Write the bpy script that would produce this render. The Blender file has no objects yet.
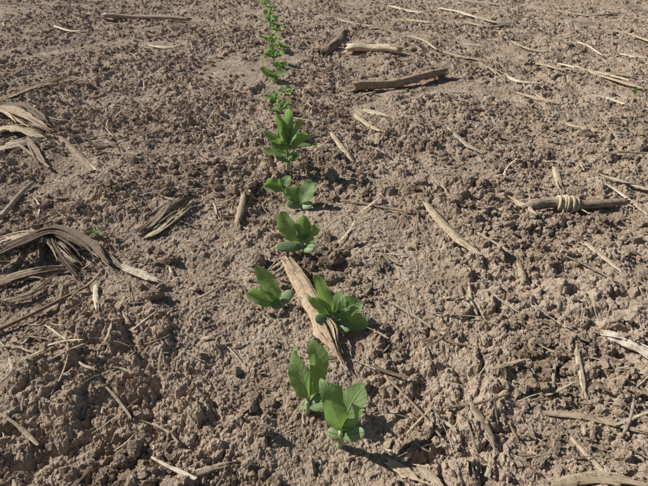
import bpy, math, random
import numpy as np
from mathutils import Vector
random.seed(7); rng=np.random.default_rng(11)
scene=bpy.context.scene
HC=0.36; PITCH=math.radians(35); FPX=468.0
SUN_EL=math.radians(37)
SUN_DIR=Vector((-math.cos(math.radians(19))*math.cos(SUN_EL), math.sin(math.radians(19))*math.cos(SUN_EL), math.sin(SUN_EL)))

# ---------- field survey helper: bearing/range sighting -> ground coordinates -------------
def ang(v): return PITCH+math.atan((v-243)/FPX)
def G(u,v):
    k=math.atan((v-243)/FPX); a=PITCH+k
    sl=HC/math.sin(a); d=sl*math.cos(k)
    return ((u-324)/FPX*d, HC/math.tan(a), FPX/d)

# ---------- noise -------------
def hsh(ix,iy,seed):
    n=(ix*374761393+iy*668265263+seed*974634777)&0xffffffff
    n=((n^(n>>13))*1274126177)&0xffffffff
    n=((n^(n>>15))*1103515245)&0xffffffff
    n=n^(n>>16)
    return n/4294967296.0
def vnoise(x,y,seed):
    xi=np.floor(x).astype(np.int64); yi=np.floor(y).astype(np.int64)
    fx=x-xi; fy=y-yi; fx=fx*fx*fx*(fx*(fx*6-15)+10); fy=fy*fy*fy*(fy*(fy*6-15)+10)
    a=hsh(xi,yi,seed);b=hsh(xi+1,yi,seed);c=hsh(xi,yi+1,seed);d=hsh(xi+1,yi+1,seed)
    return (a*(1-fx)+b*fx)*(1-fy)+(c*(1-fx)+d*fx)*fy
def fbm(x,y,seed,o=4):
    s=0;am=.5;t=0
    for i in range(o):
        s=s+am*vnoise(x,y,seed+i*17);t+=am;x=x*2.03+7.1;y=y*2.03+3.7;am*=.5
    return s/t
def voro(x,y,seed):
    xi=np.floor(x).astype(np.int64); yi=np.floor(y).astype(np.int64)
    f1=np.full(x.shape,9.0);f2=np.full(x.shape,9.0);rr=np.zeros(x.shape);tl=np.zeros(x.shape)
    for dx in(-1,0,1):
        for dy in(-1,0,1):
            cx=xi+dx;cy=yi+dy
            px=cx+.1+.8*hsh(cx,cy,seed);py=cy+.1+.8*hsh(cx,cy,seed+5)
            d=np.sqrt((px-x)**2+(py-y)**2);r=hsh(cx,cy,seed+9)
            tt=(hsh(cx,cy,seed+13)-.5)*(x-px)+(hsh(cx,cy,seed+17)-.5)*(y-py)
            m=d<f1
            f2=np.where(m,f1,np.minimum(f2,d));rr=np.where(m,r,rr);tl=np.where(m,tt,tl);f1=np.where(m,d,f1)
    return f1,f2,rr,tl
def H(x,y):
    x=np.atleast_1d(np.asarray(x,float));y=np.atleast_1d(np.asarray(y,float))
    r=np.sqrt(x**2+(y+.35)**2); sp=r*.0014
    h=.022*(fbm(x*4+3,y*4,1,3)-.5)+.015*(fbm(x*17,y*17,21,3)-.5)
    wx=x+.006*(vnoise(x*90,y*90,31)-.5)+.0035*(vnoise(x*260,y*260,33)-.5)+.0010*(vnoise(x*800,y*800,35)-.5)
    wy=y+.006*(vnoise(x*90,y*90,41)-.5)+.0035*(vnoise(x*260,y*260,43)-.5)+.0010*(vnoise(x*800,y*800,45)-.5)
    cm=np.clip((fbm(x*9+5,y*9,51,3)-.39)*6,0,1)
    for cell,amp,seed,use in((.030,.0100,61,1),(.014,.0064,71,1),(.0068,.0034,81,0),(.0034,.0018,91,0)):
        w=np.clip((cell/sp-1.6)/2,0,1)
        f1,f2,rr,tl=voro(wx/cell,wy/cell,seed)
        e=np.clip((f2-f1)*3.2,0,1)**.7
        dome=np.clip(1-(f1/.75)**2,0,1)
        v=e*(rr**1.5*(.55+.35*dome)+tl*1.1+.12)
        a=amp*(cm*.88+.12) if use else amp*(.7+.3*cm)
        h=h+a*v*w
    h=h+.0022*(fbm(x*330,y*330,101,3)-.5)
    far=np.clip((r-6)/10,0,1)
    return h*(1-far)-.012

def P(u,v): 
    x,y,s=G(u,v); return x,y,float(H(x,y)[0]),s

# ---------- materials -------------
def nmat(name):
    m=bpy.data.materials.new(name);m.use_nodes=True;nt=m.node_tree;nt.nodes.clear()
    out=nt.nodes.new('ShaderNodeOutputMaterial');b=nt.nodes.new('ShaderNodeBsdfPrincipled')
    nt.links.new(b.outputs[0],out.inputs[0]);return m,nt,b,out
def node(nt,t,**k):
    n=nt.nodes.new(t)
    for a,v in k.items(): setattr(n,a,v)
    return n
def noise(nt,vec,scale,detail=4,rough=.6):
    n=node(nt,'ShaderNodeTexNoise');n.inputs['Scale'].default_value=scale;n.inputs['Detail'].default_value=detail
    n.inputs['Roughness'].default_value=rough;nt.links.new(vec,n.inputs['Vector']);return n.outputs['Fac']
def ramp(nt,fac,stops):
    r=node(nt,'ShaderNodeValToRGB');e=r.color_ramp.elements
    e[0].position,e[0].color=stops[0][0],(*stops[0][1],1);e[1].position,e[1].color=stops[-1][0],(*stops[-1][1],1)
    for p,c in stops[1:-1]:
        q=e.new(p);q.color=(*c,1)
    nt.links.new(fac,r.inputs[0]);return r.outputs[0]
def mix(nt,f,a,b,mode='MIX'):
    m=node(nt,'ShaderNodeMix',data_type='RGBA',blend_type=mode)
    for s,v in((m.inputs[0],f),(m.inputs[6],a),(m.inputs[7],b)):
        if isinstance(v,(int,float)): s.default_value=v
        elif isinstance(v,tuple): s.default_value=(*v,1)
        else: nt.links.new(v,s)
    return m.outputs[2]
def bump(nt,hs,dist,st,nrm=None):
    b=node(nt,'ShaderNodeBump');b.inputs['Distance'].default_value=dist;b.inputs['Strength'].default_value=st
    nt.links.new(hs,b.inputs['Height'])
    if nrm: nt.links.new(nrm,b.inputs['Normal'])
    return b.outputs[0]

def soil_mat():
    m,nt,b,out=nmat('dry_soil');geo=node(nt,'ShaderNodeNewGeometry');p=geo.outputs['Position']
    c1=ramp(nt,noise(nt,p,11,4,.7),[(.32,(.300,.224,.162)),(.47,(.425,.332,.250)),(.7,(.515,.415,.325))])
    c2=ramp(nt,noise(nt,p,150,2,.75),[(.3,(.72,.70,.68)),(.55,(1,1,1)),(.75,(1.15,1.15,1.15))])
    c=mix(nt,1.0,c1,c2,'MULTIPLY')
    fine=noise(nt,p,900,1,.75)
    c3=ramp(nt,fine,[(.32,(.66,.64,.62)),(.5,(1,1,1)),(.72,(1.24,1.24,1.24))])
    c=mix(nt,.8,c,c3,'MULTIPLY')
    nt.links.new(c,b.inputs['Base Color']);b.inputs['Roughness'].default_value=1.0
    b.inputs['Specular IOR Level'].default_value=.05
    nt.links.new(bump(nt,noise(nt,p,500,2,.75),.0018,1.0),b.inputs['Normal']);return m
SOIL=soil_mat()

def straw_mat():
    m,nt,b,out=nmat('dry_straw')
    uv=node(nt,'ShaderNodeUVMap').outputs[0];at=node(nt,'ShaderNodeAttribute',attribute_name='tint')
    mp=node(nt,'ShaderNodeMapping');mp.inputs['Scale'].default_value=(45,1100,1);nt.links.new(uv,mp.inputs[0])
    f=noise(nt,mp.outputs[0],1,4,.7)
    streak=ramp(nt,f,[(.3,(.48,.43,.38)),(.48,(.97,.96,.94)),(.7,(1.3,1.3,1.3))])
    c=mix(nt,1.0,at.outputs['Color'],streak,'MULTIPLY')
    geo=node(nt,'ShaderNodeNewGeometry')
    sp=ramp(nt,noise(nt,geo.outputs['Position'],170,5,.75),[(.36,(.42,.37,.34)),(.5,(.97,.97,.96)),(.8,(1.12,1.12,1.1))])
    c=mix(nt,.85,c,sp,'MULTIPLY')
    nt.links.new(c,b.inputs['Base Color']);b.inputs['Roughness'].default_value=.75
    b.inputs['Specular IOR Level'].default_value=.3
    nt.links.new(bump(nt,f,.0009,.9),b.inputs['Normal']);return m
STRAW=straw_mat()

def leaf_mat(name,dark,light,vein,cot=False):
    m,nt,b,out=nmat(name)
    uv=node(nt,'ShaderNodeUVMap').outputs[0];sx=node(nt,'ShaderNodeSeparateXYZ');nt.links.new(uv,sx.inputs[0])
    def mth(op,a,b_=None,c=None):
        q=node(nt,'ShaderNodeMath',operation=op)
        for i,v in enumerate((a,b_,c)):
            if v is None: continue
            if isinstance(v,(int,float)): q.inputs[i].default_value=v
            else: nt.links.new(v,q.inputs[i])
        return q.outputs[0]
    au=mth('ABSOLUTE',mth('SUBTRACT',sx.outputs[1],.5))
    mid=mth('SUBTRACT',1.0,mth('MINIMUM',mth('MULTIPLY',au,24.0),1.0))
    geo=node(nt,'ShaderNodeNewGeometry')
    wob=mth('MULTIPLY',noise(nt,geo.outputs['Position'],90,2,.5),.9)
    ph=mth('ADD',mth('SUBTRACT',mth('MULTIPLY',sx.outputs[0],7.0),mth('MULTIPLY',au,4.5)),wob)
    tri=mth('ABSOLUTE',mth('SUBTRACT',mth('FRACT',ph),.5))
    side=mth('SUBTRACT',1.0,mth('MINIMUM',mth('MULTIPLY',tri,7.0),1.0))
    v=mth('MAXIMUM',mid,mth('MULTIPLY',side,.0 if cot else .4))
    f=noise(nt,geo.outputs['Position'],110,4,.6)
    c=ramp(nt,f,[(.3,dark),(.7,light)])
    c=mix(nt,mth('MULTIPLY',v,.5),c,vein)
    dust=ramp(nt,noise(nt,geo.outputs['Position'],500,4,.75),[(.5,(0,0,0)),(.76,(.5,.5,.5))])
    c=mix(nt,dust,c,(.40,.35,.25))
    nt.links.new(c,b.inputs['Base Color']);b.inputs['Roughness'].default_value=.52
    b.inputs['Specular IOR Level'].default_value=.4
    hh=mth('ADD',mth('MULTIPLY',v,-1.0),mth('MULTIPLY',f,.6))
    nm=bump(nt,hh,.0009,.9);nt.links.new(nm,b.inputs['Normal'])
    tr=node(nt,'ShaderNodeBsdfTranslucent');nt.links.new(mix(nt,1.0,c,(1.6,1.75,1.0),'MULTIPLY'),tr.inputs[0])
    ms=node(nt,'ShaderNodeMixShader');ms.inputs[0].default_value=.18 if cot else .42
    nt.links.new(b.outputs[0],ms.inputs[1]);nt.links.new(tr.outputs[0],ms.inputs[2]);nt.links.new(ms.outputs[0],out.inputs[0])
    return m
LEAF=leaf_mat('seedling_leaf',(.165,.275,.100),(.255,.370,.155),(.38,.47,.24))
COT=leaf_mat('seedling_cotyledon',(.22,.32,.14),(.30,.40,.20),(.28,.37,.18),True)
def stem_mat():
    m,nt,b,out=nmat('seedling_stem');geo=node(nt,'ShaderNodeNewGeometry')
    nt.links.new(ramp(nt,noise(nt,geo.outputs['Position'],200),[(.3,(.32,.38,.17)),(.7,(.46,.50,.28))]),b.inputs['Base Color'])
    b.inputs['Roughness'].default_value=.5;return m
STEM=stem_mat()

# ---------- mesh helpers -------------
def mesh_np(name,co,quads,mats,smooth=True,uv=None,tint=None,matidx=None,parent=None):
    me=bpy.data.meshes.new(name);co=np.asarray(co,np.float32);q=np.asarray(quads,np.int32)
    me.vertices.add(len(co));me.vertices.foreach_set('co',co.ravel())
    me.loops.add(q.size);me.loops.foreach_set('vertex_index',q.ravel())
    me.polygons.add(len(q));me.polygons.foreach_set('loop_start',np.arange(0,q.size,q.shape[1],dtype=np.int32))
    me.polygons.foreach_set('use_smooth',np.full(len(q),smooth))
    for m in mats: me.materials.append(m)
    if matidx is not None: me.polygons.foreach_set('material_index',np.asarray(matidx,np.int32))
    me.update(calc_edges=True)
    if uv is not None:
        l=me.uv_layers.new(name='UVMap');l.data.foreach_set('uv',np.asarray(uv,np.float32)[q.ravel()].ravel())
    if tint is not None:
        a=me.color_attributes.new('tint','FLOAT_COLOR','POINT')
        t=np.ones((len(co),4),np.float32);t[:,:3]=tint;a.data.foreach_set('color',t.ravel())
    ob=bpy.data.objects.new(name,me);scene.collection.objects.link(ob)
    if parent: ob.parent=parent
    return ob
class B:
    def __init__(s): s.co=[];s.q=[];s.uv=[];s.t=[];s.mi=[];s.n=0
    def grid(s,pts,uv,tint=(1,1,1),mi=0,wrap=False,mask=None):
        n,m=pts.shape[:2];idx=np.arange(n*m).reshape(n,m)+s.n
        if wrap: nx=np.roll(idx,-1,axis=1);a,b,c,d=idx[:-1],nx[:-1],nx[1:],idx[1:]
        else: a,b,c,d=idx[:-1,:-1],idx[:-1,1:],idx[1:,1:],idx[1:,:-1]
        q=np.stack([a,b,c,d],-1).reshape(-1,4)
        if mask is not None: q=q[mask.reshape(-1)]
        s.co.append(pts.reshape(-1,3));s.q.append(q);s.uv.append(uv.reshape(-1,2))
        s.t.append(np.tile(np.array(tint,float),(n*m,1)));s.mi+= [mi]*len(q);s.n+=n*m
    def make(s,name,mats,parent=None):
        return mesh_np(name,np.concatenate(s.co),np.concatenate(s.q),mats,True,np.concatenate(s.uv),np.concatenate(s.t),s.mi,parent)
def nrm(v): v=np.asarray(v,float);return v/(np.linalg.norm(v)+1e-12)
def smoothpath(pts,n):
    pts=np.asarray(pts,float)
    if len(pts)==2: t=np.linspace(0,1,n)[:,None];return pts[0]*(1-t)+pts[1]*t
    out=[];k=len(pts)-1
    for s in np.linspace(0,k-1e-6,n):
        i=int(s);t=s-i
        p0=pts[max(i-1,0)];p1=pts[i];p2=pts[i+1];p3=pts[min(i+2,k)]
        out.append(.5*((2*p1)+(-p0+p2)*t+(2*p0-5*p1+4*p2-p3)*t*t+(-p0+3*p1-3*p2+p3)*t**3))
    return np.array(out)
def frames(path,up=(0,0,1)):
    t=np.gradient(path,axis=0);t/=np.linalg.norm(t,axis=1)[:,None]+1e-12
    b=np.cross(np.tile(np.array(up,float),(len(t),1)),t)
    b/=np.linalg.norm(b,axis=1)[:,None]+1e-9;n=np.cross(t,b);return t,b,n
def tube(bd,path,rad,tint=(1,1,1),mi=0,seg=9,up=(0,0,1),rough=0,flat=1.0,caps=True):
    path=np.asarray(path);t,b,n=frames(path,up);rad=np.asarray(rad,float)
    if rad.ndim==0: rad=np.full(len(path),float(rad))
    if caps:
        path=np.concatenate([path[:1],path,path[-1:]]);rad=np.concatenate([[rad[0]*.02],rad,[rad[-1]*.02]])
        b=np.concatenate([b[:1],b,b[-1:]]);n=np.concatenate([n[:1],n,n[-1:]])
    a=np.linspace(0,2*math.pi,seg,endpoint=False);k=len(path)
    rr=rad[:,None]*(1+rough*(rng.random(seg)[None,:]-.5)+rough*.6*(rng.random((k,seg))-.5))
    pts=path[:,None,:]+b[:,None,:]*(np.cos(a)*1.0)[None,:,None]*rr[:,:,None]+n[:,None,:]*(np.sin(a)*flat)[None,:,None]*rr[:,:,None]
    if caps and rough>0:
        for e,sg in((1,-1),(k-2,1)):
            tt=t[0] if e==1 else t[-1]
            pts[e]+=tt[None,:]*sg*(rng.random(seg)*rad[e]*1.6)[:,None]
    L=np.concatenate([[0],np.cumsum(np.linalg.norm(np.diff(path,axis=0),axis=1))])
    uv=np.stack(np.broadcast_arrays(L[:,None]+rng.random(),(a/6.28*.02)[None,:]+rng.random()),-1)
    bd.grid(pts,uv,tint,mi,wrap=True)
def ribbon(bd,path,width,curl=.6,tint=(1,1,1),up=(0,0,1),twist=0,ragged=.15,cols=9,roll=0,taper=(.6,.25),ridge=.04,torn=0):
    path=np.asarray(path);t,b,n=frames(path,up);k=len(path);s=np.linspace(0,1,k)
    w=width*(1+ragged*(fbm(s*6+rng.random()*50,s*0+3.3,5,2)-.5)*2)
    w=w*np.clip(taper[0]+(1-taper[0])*s/.12,0,1)*np.clip(taper[1]+(1-taper[1])*(1-s)/.25,0,1)
    u=np.linspace(-1,1,cols)
    ed=(rng.random((k,2))-.5)*ragged*.45
    sd=rng.random()*50
    th=roll+twist*s
    bb=b*np.cos(th)[:,None]+n*np.sin(th)[:,None];nn=n*np.cos(th)[:,None]-b*np.sin(th)[:,None]
    A=max(abs(curl),1e-3)
    px=np.sin(u*A)/A;pz=(np.cos(u*A)-1)/A*(1 if curl>0 else -1)
    X=px[None,:]*(w/2)[:,None];Z=pz[None,:]*(w/2)[:,None]
    X[:,0]*=1+ed[:,0];X[:,-1]*=1+ed[:,1]
    Z=Z+ridge*width*(vnoise(np.broadcast_to(u*3.5+sd,(k,cols)),np.broadcast_to((s*3)[:,None],(k,cols)),8)-.5)
    Z=Z+ridge*.8*width*(np.arange(cols)%2-.5)[None,:]
    pts=path[:,None,:]+bb[:,None,:]*X[:,:,None]+nn[:,None,:]*Z[:,:,None]
    j=rng.random(cols)*width*1.0
    pts[-1]+=t[-1]*j[:,None];pts[0]-=t[0]*(rng.random(cols)*width*.8)[:,None]
    L=np.concatenate([[0],np.cumsum(np.linalg.norm(np.diff(path,axis=0),axis=1))])
    uv=np.stack(np.broadcast_arrays(L[:,None]+rng.random(),(u*width/2)[None,:]+rng.random()),-1)
    th_=max(width*.035,.0002)
    mask=None
    if torn:
        mask=np.ones((k-1,cols-1),bool)
        for c in range(cols-1):
            if rng.random()<torn:
                q=int(k*rng.uniform(.1,.5))
                if rng.random()<.7: mask[k-1-q:,c]=False
                else: mask[:q//2,c]=False
    bd.grid(pts,uv,tint,mask=mask)
    bd.grid((pts-nn[:,None,:]*th_)[:,::-1],uv[:,::-1],tint,mask=None if mask is None else mask[:,::-1])

avoid=[]
def restpath(pts,n,lift,bend=0.0,press=.5):
    """stiff piece lying on the soil"""
    g=[G(p[0],p[1]) for p in pts];xy=np.array([[a,b_] for a,b_,_ in g]);ex=np.array([p[2] if len(p)>2 else 0 for p in pts],float)
    pp=smoothpath(np.column_stack([xy,ex]),n)
    hz=H(pp[:,0],pp[:,1]);s=np.linspace(0,1,n)
    A=np.polyfit(s,hz,1);line=np.polyval(A,s);off=np.max(hz-line)*press
    for i in range(len(xy)-1): avoid.append((*xy[i],*xy[i+1],lift))
    return np.column_stack([pp[:,0],pp[:,1],line+off+lift+pp[:,2]+bend*np.sin(s*math.pi)]),float(np.mean([q[2] for q in g]))
TAN=(.60,.48,.33);PALE=(.72,.62,.46);GREY=(.44,.37,.29);BRN=(.30,.21,.145);CREAM=(.76,.68,.52)

def straw_piece(name,pts,wpx,tint,curl=.7,n=26,twist=0,roll=0,lift=None,bend=0,taper=(.7,.45),press=.7,cols=9,torn=.25):
    bd=B();s=G(*pts[0][:2])[2]*.5+G(*pts[-1][:2])[2]*.5;w=wpx/s
    path,_=restpath(pts,n,(lift if lift is not None else w*.22+.0006),bend,press)
    ribbon(bd,path,w,curl,tint,twist=twist,roll=roll,taper=taper,cols=cols,torn=torn,ridge=.07,ragged=.25);return bd.make(name,[STRAW])
def twig(name,pts,wpx,tint,rough=.15,n=24,nodes=(),press=.6,flat=1,seg=9,taper=.75):
    bd=B();s=G(*pts[0][:2])[2]*.5+G(*pts[-1][:2])[2]*.5;r=wpx/s/2
    path,_=restpath(pts,n,r*.75,0,press);ss=np.linspace(0,1,n)
    path[:,2]+=r*.12*np.sin(ss*9+1);rad=r*(1-(1-taper)*ss)*(1+.06*np.sin(ss*13))
    for q in nodes: rad=rad*(1+.28*np.exp(-((ss-q)/.03)**2))
    tube(bd,path,rad,tint,0,seg,rough=rough,flat=flat)
    if wpx>7:
        for e,sg in((0,-1),(-1,1)):
            tt=nrm(path[-1]-path[-2]) if e else nrm(path[0]-path[1])
            for k in range(6):
                o=np.array([rng.normal()*.5*r,rng.normal()*.4*r,rng.normal()*.4*r])
                p0=path[e]-tt*r*1.5+o;p1=path[e]+tt*r*rng.uniform(.6,2.2)+o*1.4
                ribbon(bd,smoothpath([p0,(p0+p1)/2,p1],5),r*.45,.8,tuple(np.array(tint)*rng.uniform(.9,1.4)),cols=3)
    return bd.make(name,[STRAW])

# ---------- named crop residue -------------
straw_piece('corn_leaf_strip',[(290,264,.010),(304,288,.010),(322,322,.008),(338,352,.002)],22,(.60,.46,.31),.5,34,twist=.15,lift=.006,taper=(.75,.10),press=.9,cols=15,torn=.12)
twig('corn_stalk_piece',[(356,88),(400,84),(443,74)],11,(.40,.30,.21),.4,40,(.45,.8),seg=16,flat=.75)
twig('corn_stalk_piece',[(352,49),(375,50),(398,53)],9,(.68,.56,.40),.3,24,seg=14,taper=.9,flat=.8)
straw_piece('dry_leaf_fragment',[(322,52),(334,44),(345,34)],15,(.34,.24,.17),1.3,16,torn=.4)
twig('corn_stalk_piece',[(107,20),(140,19),(188,19)],6,(.48,.38,.28),.3,24,flat=.7)
straw_piece('dry_leaf_strip',[(427,203),(440,219),(456,236),(474,252)],11,(.52,.41,.29),.9,28)
straw_piece('straw_fragment',[(332,134),(342,145),(353,156)],6,TAN)
straw_piece('straw_fragment',[(355,112),(366,123),(379,134)],6,TAN)
straw_piece('straw_fragment',[(366,108),(384,113)],8,PALE,.5,12)
twig('corn_cob_fragment',[(612,339),(624,346),(646,360)],12,(.64,.57,.48),.5,20,seg=12,taper=.6,flat=.8)
straw_piece('dry_leaf_fragment',[(243,193),(240,206),(236,219)],9,(.52,.42,.29),1.1,14)
straw_piece('straw_fragment',[(94,281),(95,296),(98,311)],6,PALE,.8)
straw_piece('straw_fragment',[(60,136),(76,150),(90,167)],9,(.36,.27,.19),1.2,18)
straw_piece('straw_fragment',[(78,150),(84,158),(95,168)],8,(.62,.52,.40),1,12)
straw_piece('dry_leaf_fragment',[(124,266),(137,270),(152,276)],11,CREAM,.5,14,lift=.006)
twig('stem_fragment',[(-6,330),(40,308),(88,284)],4,BRN,.2)
twig('stem_fragment',[(0,214),(14,196),(30,180)],5,(.48,.40,.32),.2)
twig('stem_fragment',[(20,146),(34,156),(50,168)],3.4,(.4,.3,.2),.2)
twig('stem_fragment',[(342,193),(378,202),(412,212)],2.6,(.37,.27,.2),.2)
twig('stem_fragment',[(386,372),(412,398),(442,434)],3,(.50,.38,.27),.2)
twig('stem_fragment',[(447,406),(476,404),(508,396)],3,(.35,.26,.19),.2)
straw_piece('straw_fragment',[(548,409),(590,414),(648,430)],8,(.56,.44,.31),.9,30)
straw_piece('straw_fragment',[(574,434),(590,452),(610,474)],6,(.60,.50,.36),.8)
straw_piece('straw_fragment',[(560,482),(600,476),(650,486)],14,(.54,.43,.30),.7,26)
straw_piece('straw_fragment',[(392,454),(404,464),(420,476)],13,(.58,.46,.32),.6,16)
straw_piece('straw_fragment',[(424,470),(436,480),(446,492)],12,(.58,.47,.34),.6,16)
straw_piece('straw_fragment',[(472,408),(484,425),(494,440)],10,(.50,.39,.28),.7,16)
straw_piece('straw_fragment',[(575,355),(580,372),(584,390)],6,(.60,.5,.37),.8)
straw_piece('straw_fragment',[(588,246),(602,257),(618,270)],7,(.60,.5,.38),.8)
straw_piece('straw_fragment',[(556,163),(559,172),(561,182)],7,(.62,.52,.38),.8)
twig('stem_fragment',[(394,298),(412,309),(432,322)],4,(.48,.39,.29),.2)
twig('stem_fragment',[(478,235),(500,246),(512,254)],3,(.55,.45,.34),.2)
straw_piece('straw_fragment',[(520,258),(522,268),(524,280)],7,(.5,.4,.28),.8)
straw_piece('straw_fragment',[(470,280),(472,294),(478,308)],4,(.55,.45,.34),1)
twig('stem_fragment',[(152,420),(168,430),(178,442)],3,(.55,.45,.32),.2)
straw_piece('straw_fragment',[(196,476),(214,468),(232,461)],9,(.58,.46,.33),.7)
straw_piece('straw_fragment',[(10,360),(14,372),(8,386)],4,(.55,.45,.34),1)
for a in([(560,64),(590,72),(632,84)],[(574,68),(604,78),(640,88)],[(566,70),(600,74),(650,80)],[(512,38),(530,46),(556,50)],[(440,50),(462,56),(486,60)],[(395,18),(414,20),(436,24)],
         [(600,30),(626,32),(652,40)],[(455,0),(480,2),(505,4)],[(480,20),(496,24),(512,24)],[(622,52),(636,56),(652,58)],[(535,62),(548,66),(562,72)],
         [(450,130),(466,142),(480,148)],[(565,120),(580,126),(596,130)],[(520,92),(540,97),(556,100)],[(600,176),(626,182),(652,188)],[(596,180),(618,190),(648,212)],
         [(340,22),(360,26),(384,28)],[(440,8),(460,12),(476,18)],[(560,10),(590,14),(620,12)],[(505,70),(520,76),(540,78)],[(410,40),(424,44),(436,52)],
         [(468,24),(486,27),(506,25)],[(480,64),(494,70),(504,78)],[(590,96),(606,98),(624,104)],[(390,4),(406,8),(418,10)],[(576,40),(592,46),(604,54)],[(150,44),(166,46),(180,44)],[(56,28),(70,32),(84,32)]):
    straw_piece('straw_fragment',a,random.uniform(4,7),random.choice([TAN,PALE,CREAM,PALE,(.5,.41,.30)]),.7,16,cols=6,press=.9)

# knotted stalk on the right
def knot():
    e=bpy.data.objects.new('knotted_corn_stalk',None);scene.collection.objects.link(e)
    path,s=restpath([(524,208,.003),(552,204,.002),(585,205),(624,202)],44,.0055);ss=np.linspace(0,1,44)
    bd=B();r=4.8/s
    rad=r*(1.1+.1*np.sin(ss*11)-.3*ss)*np.clip(.35+ss*6,0,1)
    rad=rad*(1+.75*np.exp(-((ss-.49)/.10)**2));tube(bd,path,rad,(.40,.32,.235),0,16,rough=.3);bd.make('stalk',[STRAW],e)
    bd=B();t,b,n=frames(path)
    turns=8;m=turns*22;a=np.linspace(0,2*math.pi*turns,m);sx=np.linspace(.385,.60,m)+.009*np.sin(a*1.0+.7+.3*np.sin(a*.3))
    idx=sx*43
    ctr=np.stack([np.interp(idx,np.arange(44),path[:,j]) for j in range(3)],-1)
    R=r*(1.42+.34*np.exp(-((sx-.49)/.07)**2)+.08*np.sin(a*.37+1))
    pth=ctr+b[20]*(np.cos(a)*R)[:,None]+n[20]*(np.sin(a)*R*.95)[:,None]
    tube(bd,pth,r*.24*(1+.3*np.sin(a*.61)),(.72,.61,.44),0,7,up=tuple(t[20]),rough=.2)
    for k,(du,dv) in enumerate([(562,220),(590,214)]):
        x,y,s2=G(du,dv);p0=path[20+k*4]+np.array([0,0,-r*.3]);p1=np.array([x,y,float(H(x,y)[0])+.004])
        tube(bd,smoothpath([p0,(p0+p1)/2+np.array([0,0,.001]),p1],10),r*.14,(.66,.56,.41),0,6)
    bd.make('fibre_wrap',[STRAW],e)
    bd=B()
    for k in range(10):
        x,y,_=G(510+k*3,194+k*3.2);p1=np.array([x,y,float(H(x,y)[0])+.006+.005*rng.random()])
        p0=path[4]+np.array([0,0,.002])
        ribbon(bd,smoothpath([path[13]+np.array([0,0,r*.5]),p0,p1],14),r*rng.uniform(.6,1.4),.9,tuple(np.array((.50,.40,.29))*rng.uniform(.7,1.3)),cols=5)
    bd.make('torn_sheath',[STRAW],e)
knot()

def husk(name,strips):
    e=bpy.data.objects.new(name,None);scene.collection.objects.link(e);i=0
    for pts,w,tint,curl,roll,tw in strips:
        s=G(*pts[0][:2])[2];path,_=restpath(pts,34,.002,0,.5)
        t,b,n=frames(path)
        bd=B();i+=1
        ribbon(bd,path,w/s*.85,curl*.55,tint,twist=tw,roll=roll,cols=17,taper=(.6,.3),ragged=.45,ridge=.10,torn=.35)
        for k in range(4):
            o=rng.uniform(-.6,.6)*w/s;q0=int(rng.integers(0,12));q1=int(rng.integers(20,34))
            pp=path[q0:q1]+b[q0:q1]*o+b[q0:q1]*(np.linspace(0,1,q1-q0)**2*rng.normal()*.5*w/s)[:,None]+np.array([0,0,rng.uniform(-.002,.002)])
            ribbon(bd,pp,w/s*rng.uniform(.12,.3),.7,tuple(np.array(tint)*rng.uniform(.7,1.35)),cols=5,ragged=.3,twist=rng.normal()*.6)
        bd.make('blade_%d'%i,[STRAW],e)
husk('corn_husk_fragment',[([(141,226),(158,216,.005),(174,207,.009),(192,198,.006)],15,(.40,.31,.22),1.7,.2,.3),
  ([(146,230),(164,222,.003),(188,206,.005)],11,(.56,.45,.32),1.4,-.3,.2),([(146,218),(164,208,.004),(190,196,.003)],8,(.22,.16,.11),1.2,.5,0)])
husk('corn_husk_clump',[([(-10,262,.008),(25,249,.013),(60,238,.014),(90,248,.008),(106,262,.002)],15,(.27,.20,.145),1.5,.2,.4),
  ([(-12,246,.004),(22,240,.010),(52,244,.010),(72,258,.003)],20,(.54,.43,.31),1.0,-.4,.4),
  ([(-12,282,.003),(30,270,.005),(66,264,.004)],14,(.44,.34,.24),1.0,.2,.3),
  ([(48,240,.008),(84,242,.007),(124,266,.003)],10,(.50,.40,.29),1.0,.3,-.4),
  ([(0,300,.002),(30,292,.004),(56,272,.006)],6,(.44,.35,.25),1,.2,0),
  ([(50,236,.010),(56,254,.006),(78,276,.001)],7,(.18,.13,.09),1.1,.5,.5)])
husk('corn_husk_clump',[([(-10,112,.01),(14,116,.014),(32,124,.010),(48,130,.003)],13,(.50,.38,.26),1.3,.3,.3),
  ([(-8,130,.004),(18,130,.010),(44,138,.003)],15,(.60,.48,.34),1.1,-.3,.3),
  ([(6,108,.010),(28,112,.014),(46,122,.006)],9,(.22,.16,.11),1.2,.4,.2),
  ([(-6,150,.002),(16,146,.006),(40,140,.004)],10,(.68,.58,.43),1,.1,.4),
  ([(28,140,.004),(36,152,.004),(46,166,.002)],6,(.33,.25,.17),1,.1,.4)])
husk('corn_husk_clump',[([(20,92),(44,86,.006),(70,76,.004)],8,(.40,.31,.22),1.4,.2,.3),([(8,98),(34,90,.004),(58,84,.003)],7,(.55,.44,.32),1.2,-.2,.2)])

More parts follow.
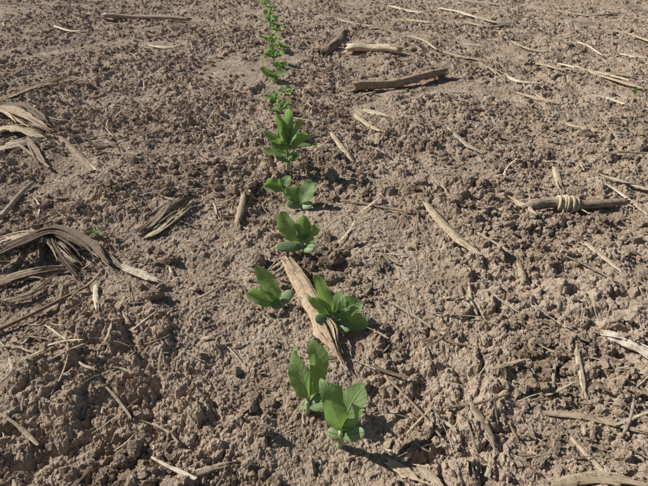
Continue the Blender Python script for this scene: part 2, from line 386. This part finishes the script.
# ---------- seedlings -------------
def leafgrid(bd,base,tip,width,hint=(0,-.5,.85),fold=.28,curve=.12,kind='leaf',roll=0,seed=0,blunt=0):
    base=np.array(base,float);tip=np.array(tip,float);L=np.linalg.norm(tip-base);t=(tip-base)/L
    h=np.array(hint,float);n=nrm(h-t*np.dot(h,t));b=np.cross(n,t)
    bb=b*math.cos(roll)+n*math.sin(roll);nn=n*math.cos(roll)-b*math.sin(roll)
    ns,nu=26,15;s=np.linspace(0,1,ns);u=np.linspace(-1,1,nu);s=.5*(1-np.cos(s*math.pi))*.6+s*.4
    if kind=='cot': prof=np.sqrt(np.clip(1-(2*s-1)**2,0,1))**.8
    else:
        prof=np.clip(np.sin(math.pi*s**(.88+.10*blunt)),0,1)**(.52-.08*blunt)
    prof[0]=.05;prof[-1]=.03
    r1=random.Random(seed);ph=r1.uniform(0,6)
    S,U=np.meshgrid(s,u,indexing='ij')
    if kind=='cot':
        Wd=(prof*width/2)[:,None]
        for sg in(1,-1):
            z=sg*width*.14*np.sqrt(np.clip(1-U**2,0,1))*prof[:,None]-curve*L*(S**2-S*.5)
            pts=base+t*(S*L)[:,:,None]+bb*(U*Wd)[:,:,None]+nn*z[:,:,None]
            bd.grid(pts if sg>0 else pts[:,::-1],np.stack([S,U*.5+.5],-1),mi=1)
    else:
        asym=1+.07*np.sin(S*5+ph)*np.sign(U)+.03*np.sin(S*23+ph*2)
        Wd=(prof*width/2)[:,None]*asym
        z=fold*np.abs(U)**1.2*Wd-curve*L*(S**2-S*.3)+.08*width*np.sin(S*11+ph+np.sign(U)*1.3)*np.abs(U)**2
        z=z+.026*width*np.cos((S*7-np.abs(U)*2.25+ph)*2*math.pi)*(np.abs(U)>.05)*(1-np.abs(U)*.8)*prof[:,None]
        z=z+r1.uniform(-.25,.25)*L*S*S*U
        sway=r1.uniform(-.08,.08)*L*np.sin(S*math.pi)
        pts=base+t*(S*L)[:,:,None]+bb*(U*Wd+sway)[:,:,None]+nn*z[:,:,None]
        bd.grid(pts,np.stack([S,U*.5+.5],-1),mi=0)
def seedling(bu,bv,top,leaves,stem_px=5,seed=0,sc=1.0):
    x,y,z,S=P(bu,bv);a=ang(bv);ca,sa=math.cos(a),math.sin(a);bd=B()
    def up(dv): return dv/(S*ca)
    base=np.array([x,y,z-.006]);tp=np.array([x+top[0]/S,y,z+up(top[1])])
    sm=smoothpath([base,base*.5+tp*.5+np.array([.0012,0,0]),tp],10)
    tube(bd,sm,np.linspace(stem_px/S/2*1.1,stem_px/S/2*.8,10),mi=2,seg=8,up=(0,1,0))
    for i,L in enumerate(leaves):
        du,dv,tu,tv,ty,w=L[:6];kind=L[6] if len(L)>6 else 'leaf';opt=L[7] if len(L)>7 else {}
        at=np.array([x+du/S,y,z+up(dv)])
        vec=np.array([tu/S,ty/S,(tv-ty*sa)/(S*ca)]);tip=at+vec
        if kind=='leaf':
            pb=at+vec*.06
            tube(bd,smoothpath([tp-np.array([0,0,.001]),(tp+pb)/2,pb],6),stem_px/S*.26,mi=2,seg=6,up=(.3,1,.2),caps=False)
            at=pb
        leafgrid(bd,at,tip,w/S,kind=kind,seed=seed*31+i,**opt)
    avoid.append((x,y,x,y+.001,.006))
    ob=bd.make('soybean_seedling',[LEAF,COT,STEM]);return ob
c='cot'
seedling(305,405,(3,11),[(3,12,-13,44,20,24,'leaf',dict(roll=-.35,fold=.4,blunt=1)),(4,12,10,52,26,21,'leaf',dict(roll=.8,fold=.6,curve=.2)),(4,7,21,6,-8,17,c),(3,6,-9,2,12,11,c)],6,1)
seedling(338,436,(3,14),[(4,15,-12,41,14,23,'leaf',dict(roll=.5,fold=.4,blunt=1)),(4,15,20,39,18,28,'leaf',dict(roll=-.25,fold=.2,blunt=1)),(4,10,19,3,-12,14,c),(3,10,-14,4,4,11,c)],7,2)
seedling(336,317,(-2,10),[(-4,12,-15,40,14,16,'leaf',dict(roll=.4,blunt=.6)),(-4,11,-22,20,2,14,'leaf',dict(roll=-.5,blunt=1)),(0,11,26,15,6,20,'leaf',dict(blunt=1)),(2,7,29,0,-6,19,'leaf',dict(blunt=1)),(0,6,14,-6,-12,14,c),(0,8,-20,2,-10,13,c),(-2,12,6,26,20,15)],5,3)
seedling(281,297,(-1,5),[(-1,5,-23,34,10,17,'leaf',dict(roll=-.4,blunt=.7)),(-1,4,-30,11,-4,15,'leaf',dict(blunt=1)),(0,4,10,12,6,11,c),(0,3,-9,-2,-8,10,c)],5,4)
seedling(303,245,(-1,8),[(-2,8,-20,31,12,18,'leaf',dict(roll=-.3,blunt=.8)),(-1,8,1,28,14,15,'leaf',dict(blunt=1)),(0,8,14,18,10,15,'leaf',dict(blunt=1)),(-1,5,-25,0,-8,12,c),(0,4,12,0,-8,12,c)],4,5)
seedling(300,198,(0,5),[(0,6,-13,16,8,19,'leaf',dict(roll=.2,blunt=1)),(0,6,13,22,10,20,'leaf',dict(roll=-.2,blunt=1)),(0,4,-13,2,-6,11,c),(0,3,12,2,-6,10,c)],3.5,6)
seedling(284,185,(-1,7),[(-1,7,-17,4,-6,15,'leaf',dict(blunt=1)),(-1,7,6,13,8,12),(0,5,-8,11,10,11,c)],3,7)
seedling(287,169,(1,22),[(1,24,-22,16,4,12),(1,26,-10,29,8,10),(1,26,3,33,12,10),(1,26,15,24,8,11),(2,23,28,3,0,8),(1,25,10,12,-4,12),(1,22,-14,6,-6,12),(1,18,-24,2,-4,10),(1,16,12,-2,-10,10),(1,11,10,3,-8,9,c),(1,11,-10,3,-8,8,c),(1,24,-2,16,0,10),(1,22,20,14,-2,9)],3.2,8)
def bush(u,v,size,seed,n=7):
    r=random.Random(seed);L=[];h=size*.3
    for i in range(n):
        a=i/n*6.28+r.uniform(-.5,.5);rad=size*r.uniform(.25,.6)
        tx=math.cos(a)*rad;ty=math.sin(a)*rad*.7;sa=math.sin(ang(v));ca=math.cos(ang(v))
        zz=size*r.uniform(-.05,.45);tv=zz*ca+ty*sa
        L.append((r.uniform(-2,2),h*r.uniform(.4,1)*ca,tx,tv,ty,size*r.uniform(.2,.36),'leaf',dict(roll=r.uniform(-.9,.9),fold=r.uniform(.1,.7),blunt=r.random())))
    seedling(u,v,(0,h*ca),L,size*.08,seed)
for i,(u,v,sz) in enumerate([(280,110,24),(274,100,19),(284,91,17),(276,80,25),(282,69,18),(275,60,23),(280,49,17),(273,41,20),(277,33,15),(271,27,17),(274,21,13),(268,15,14),(270,9,12),(266,4,13),(266,-1,12),(263,-6,11),(262,-11,11)]):
    bush(u+random.uniform(-2,2),v,sz,100+i,random.choice([6,7,8]))
def weed(u,v,sz,seed):
    x,y,z,S=P(u,v);bd=B();r=random.Random(seed)
    for i in range(4):
        a=i*1.6+r.random();l=sz/S*.5
        leafgrid(bd,(x,y,z+.002),(x+math.cos(a)*l,y+math.sin(a)*l,z+.002+l*.6),l*.5,seed=i)
    bd.make('weed_sprout',[LEAF])
weed(95,232,16,1);weed(636,92,14,2)

# ---------- ground -------------
amax=math.radians(44)
th=np.concatenate([np.radians(np.linspace(-180,-45,60)),np.linspace(-amax,amax,1150),np.radians(np.linspace(45,180,60))[:-1]])
rr=np.concatenate([[.002,.05,.1,.15,.2,.25,.3,.35,.4],np.geomspace(.44,4.6,1200),np.geomspace(4.7,14,110),np.geomspace(15,400,50)])
TH,RR=np.meshgrid(th,rr,indexing='xy')
X=np.sin(TH)*RR;Y=np.cos(TH)*RR-.35
Z=H(X.ravel(),Y.ravel()).reshape(X.shape)
ng,mg=X.shape;idx=np.arange(ng*mg).reshape(ng,mg);nx=np.roll(idx,-1,axis=1)
q=np.stack([idx[:-1],idx[1:],nx[1:],nx[:-1]],-1).reshape(-1,4)
mesh_np('ground',np.stack([X,Y,Z],-1).reshape(-1,3),q[:, ::-1],[SOIL],smooth=False)

# ---------- clods -------------
col=bpy.data.collections.new('clod_shapes')
import bmesh
NV=18
def n3(p,sc,seed):
    return (fbm(p[:,0]*sc+seed,p[:,1]*sc+p[:,2]*sc*.7,seed,3)+fbm(p[:,2]*sc+seed*2,p[:,0]*sc-p[:,1]*sc*.6,seed+3,3)+fbm(p[:,1]*sc+seed*3,p[:,2]*sc+p[:,0]*sc*.5,seed+6,3))/3-.5
for k in range(NV):
    bm=bmesh.new();bmesh.ops.create_icosphere(bm,subdivisions=6 if k<6 else 4,radius=1);me=bpy.data.meshes.new('clod_%d'%k);bm.to_mesh(me);bm.free()
    co=np.empty(len(me.vertices)*3);me.vertices.foreach_get('co',co);co=co.reshape(-1,3)
    N=rng.normal(size=(12,3));N/=np.linalg.norm(N,axis=1)[:,None];D=rng.uniform(.55,1.0,12)
    dt=np.clip(co@N.T,.05,None);rad=np.min(np.concatenate([D/dt,np.full((len(co),1),1.2)],1),axis=1)
    rad=rad*(1+.6*n3(co,1.7,k*7+1)+.40*n3(co,5,k*7+2)+.30*n3(co,13,k*7+3)+(.14*n3(co,34,k*7+4) if k<6 else 0))
    co=co*rad[:,None]*np.array([1,rng.uniform(.7,1),rng.uniform(.6,.9)])
    me.vertices.foreach_set('co',co.astype(np.float32).ravel());me.polygons.foreach_set('use_smooth',np.zeros(len(me.polygons),bool))
    me.materials.append(SOIL);me.update();ob=bpy.data.objects.new('clod_%02d'%k,me);col.objects.link(ob)
def sample(n,r0,r1,power,lo,hi,exp,patch):
    a=rng.uniform(-math.radians(44),math.radians(44),n)
    if power==2: r=np.sqrt(rng.uniform(r0**2,r1**2,n))
    else: r=r0*(r1/r0)**rng.random(n)
    x=np.sin(a)*r;y=np.cos(a)*r-.35
    m=fbm(x*7+2,y*7+9,401,3);keep=rng.random(n)<np.clip((m-.5)*6+patch,.05,1)
    x,y=x[keep],y[keep];s=lo*(hi/lo)**(rng.random(len(x))**exp)
    return x,y,s
parts=[sample(1700,.45,4.5,2,.006,.014,1.7,.5),sample(26000,.45,4.5,2,.0026,.007,1.4,.6),sample(16000,.45,2.5,1,.0024,.0065,1.4,.75),
       sample(95000,.45,4.5,1,.0009,.0026,1.2,.8),sample(1000,.45,1.1,2,.006,.013,1.2,.65)]
x=np.concatenate([p[0] for p in parts]);y=np.concatenate([p[1] for p in parts]);s=np.concatenate([p[2] for p in parts])
keep=np.ones(len(x),bool)
for (x0,y0,x1,y1,lf) in avoid:
    dx,dy=x1-x0,y1-y0;L2=dx*dx+dy*dy+1e-9;t=np.clip(((x-x0)*dx+(y-y0)*dy)/L2,0,1)
    d=np.hypot(x-x0-t*dx,y-y0-t*dy);keep&=~((d<s+.003+min(lf,.006))&(s>.0014))
x,y,s=x[keep],y[keep],s[keep]
z=H(x,y)+s*rng.uniform(.0,.5,len(x))
me=bpy.data.meshes.new('soil_clods');me.vertices.add(len(x));me.vertices.foreach_set('co',np.stack([x,y,z],-1).astype(np.float32).ravel())
a=me.attributes.new('rot','FLOAT_VECTOR','POINT');a.data.foreach_set('vector',np.stack([rng.normal(0,.5,len(x)),rng.normal(0,.5,len(x)),rng.uniform(0,6.28,len(x))],-1).astype(np.float32).ravel())
a=me.attributes.new('scl','FLOAT','POINT');a.data.foreach_set('value',s.astype(np.float32))
a=me.attributes.new('idx','INT','POINT');ii=rng.integers(6,NV,len(x));bigm=s>.004;ii[bigm]=rng.integers(0,6,bigm.sum());a.data.foreach_set('value',ii.astype(np.int32))
me.update();ob=bpy.data.objects.new('soil_clods',me);scene.collection.objects.link(ob)
ng_=bpy.data.node_groups.new('clods','GeometryNodeTree')
ng_.interface.new_socket('Geometry',in_out='INPUT',socket_type='NodeSocketGeometry');ng_.interface.new_socket('Geometry',in_out='OUTPUT',socket_type='NodeSocketGeometry')
N=ng_.nodes.new;gi=N('NodeGroupInput');go=N('NodeGroupOutput');m2p=N('GeometryNodeMeshToPoints');iop=N('GeometryNodeInstanceOnPoints');ci=N('GeometryNodeCollectionInfo')
ci.inputs['Collection'].default_value=col;ci.inputs['Separate Children'].default_value=True;ci.inputs['Reset Children'].default_value=True
def na(nm,ty):
    q=N('GeometryNodeInputNamedAttribute');q.data_type=ty;q.inputs['Name'].default_value=nm;return q.outputs['Attribute']
lk=ng_.links.new
lk(gi.outputs[0],m2p.inputs[0]);lk(m2p.outputs[0],iop.inputs['Points']);lk(ci.outputs[0],iop.inputs['Instance']);iop.inputs['Pick Instance'].default_value=True
lk(na('idx','INT'),iop.inputs['Instance Index']);lk(na('rot','FLOAT_VECTOR'),iop.inputs['Rotation']);lk(na('scl','FLOAT'),iop.inputs['Scale']);lk(iop.outputs[0],go.inputs[0])
md=ob.modifiers.new('clods','NODES');md.node_group=ng_

# ---------- loose straw litter -------------
bd=B();n=6500
a=rng.uniform(-.75,.75,n);r=np.sqrt(rng.uniform(.45**2,4.8**2,n));r[:1500]=rng.uniform(.45,1.5,1500)
x0=np.sin(a)*r;y0=np.cos(a)*r-.35
wm=fbm(x0*2.5,y0*2.5,77,2)+np.where((x0>0)&(r>1.2),.14,0)
kp=~((wm<.46)&(rng.random(n)<.6))&~((np.abs(x0-(.045-.131*y0))<.04)&(rng.random(n)<.7))
x0,y0,r=x0[kp],y0[kp],r[kp];n=len(x0);k=6;t=np.linspace(-1,1,k)
L=(.005+.045*rng.random(n)**2.6)*(1+.35*r/2);wd=(.0009+.0034*rng.random(n)**2.0)*np.where(r>1.5,1.6,1)
an=rng.uniform(0,3.14,n);bx=rng.normal(0,.05,n)*L
PX=x0[:,None]+(np.cos(an)*L/2)[:,None]*t+(bx*np.sin(an))[:,None]*(1-t*t);PY=y0[:,None]+(np.sin(an)*L/2)[:,None]*t-(bx*np.cos(an))[:,None]*(1-t*t)
HZ=H(PX.ravel(),PY.ravel()).reshape(n,k)
sl=(HZ*t).sum(1)/(t*t).sum();LN=HZ.mean(1)[:,None]+sl[:,None]*t
PZ=LN+np.maximum(0,(HZ-LN).max(1))[:,None]*.9+wd[:,None]*.5+.0022
pal=[TAN,PALE,CREAM,GREY,BRN,TAN,(.5,.4,.28),(.6,.51,.39)]
for i in range(n):
    tn=np.array(random.choice(pal))*rng.uniform(.75,1.1)
    ribbon(bd,np.stack([PX[i],PY[i],PZ[i]],-1),wd[i],rng.uniform(.4,1.1),tn,cols=4,taper=(.7,.5),roll=rng.normal(0,.3),ragged=.3)
bd.make('straw_litter',[STRAW])

# ---------- light, sky, camera -------------
sun=bpy.data.lights.new('sun','SUN');sun.energy=5.0;sun.angle=math.radians(.5);sun.color=(1,.965,.90)
so=bpy.data.objects.new('sun',sun);scene.collection.objects.link(so);so.rotation_euler=SUN_DIR.to_track_quat('Z','Y').to_euler()
w=bpy.data.worlds.new('World');scene.world=w;w.use_nodes=True;nt=w.node_tree;bg=nt.nodes['Background']
sk=nt.nodes.new('ShaderNodeTexSky');sk.sky_type='NISHITA';sk.sun_disc=False;sk.sun_elevation=SUN_EL;sk.sun_rotation=math.atan2(SUN_DIR.x,SUN_DIR.y)
nt.links.new(sk.outputs[0],bg.inputs[0]);bg.inputs[1].default_value=.05
cam=bpy.data.cameras.new('camera');cam.lens=26;cam.sensor_width=36;cam.clip_start=.01;cam.clip_end=1000
co=bpy.data.objects.new('camera',cam);scene.collection.objects.link(co);co.location=(0,0,HC);co.rotation_euler=(math.pi/2-PITCH,0,0);scene.camera=co
scene.view_settings.view_transform='Standard';scene.view_settings.look='None';scene.view_settings.exposure=0
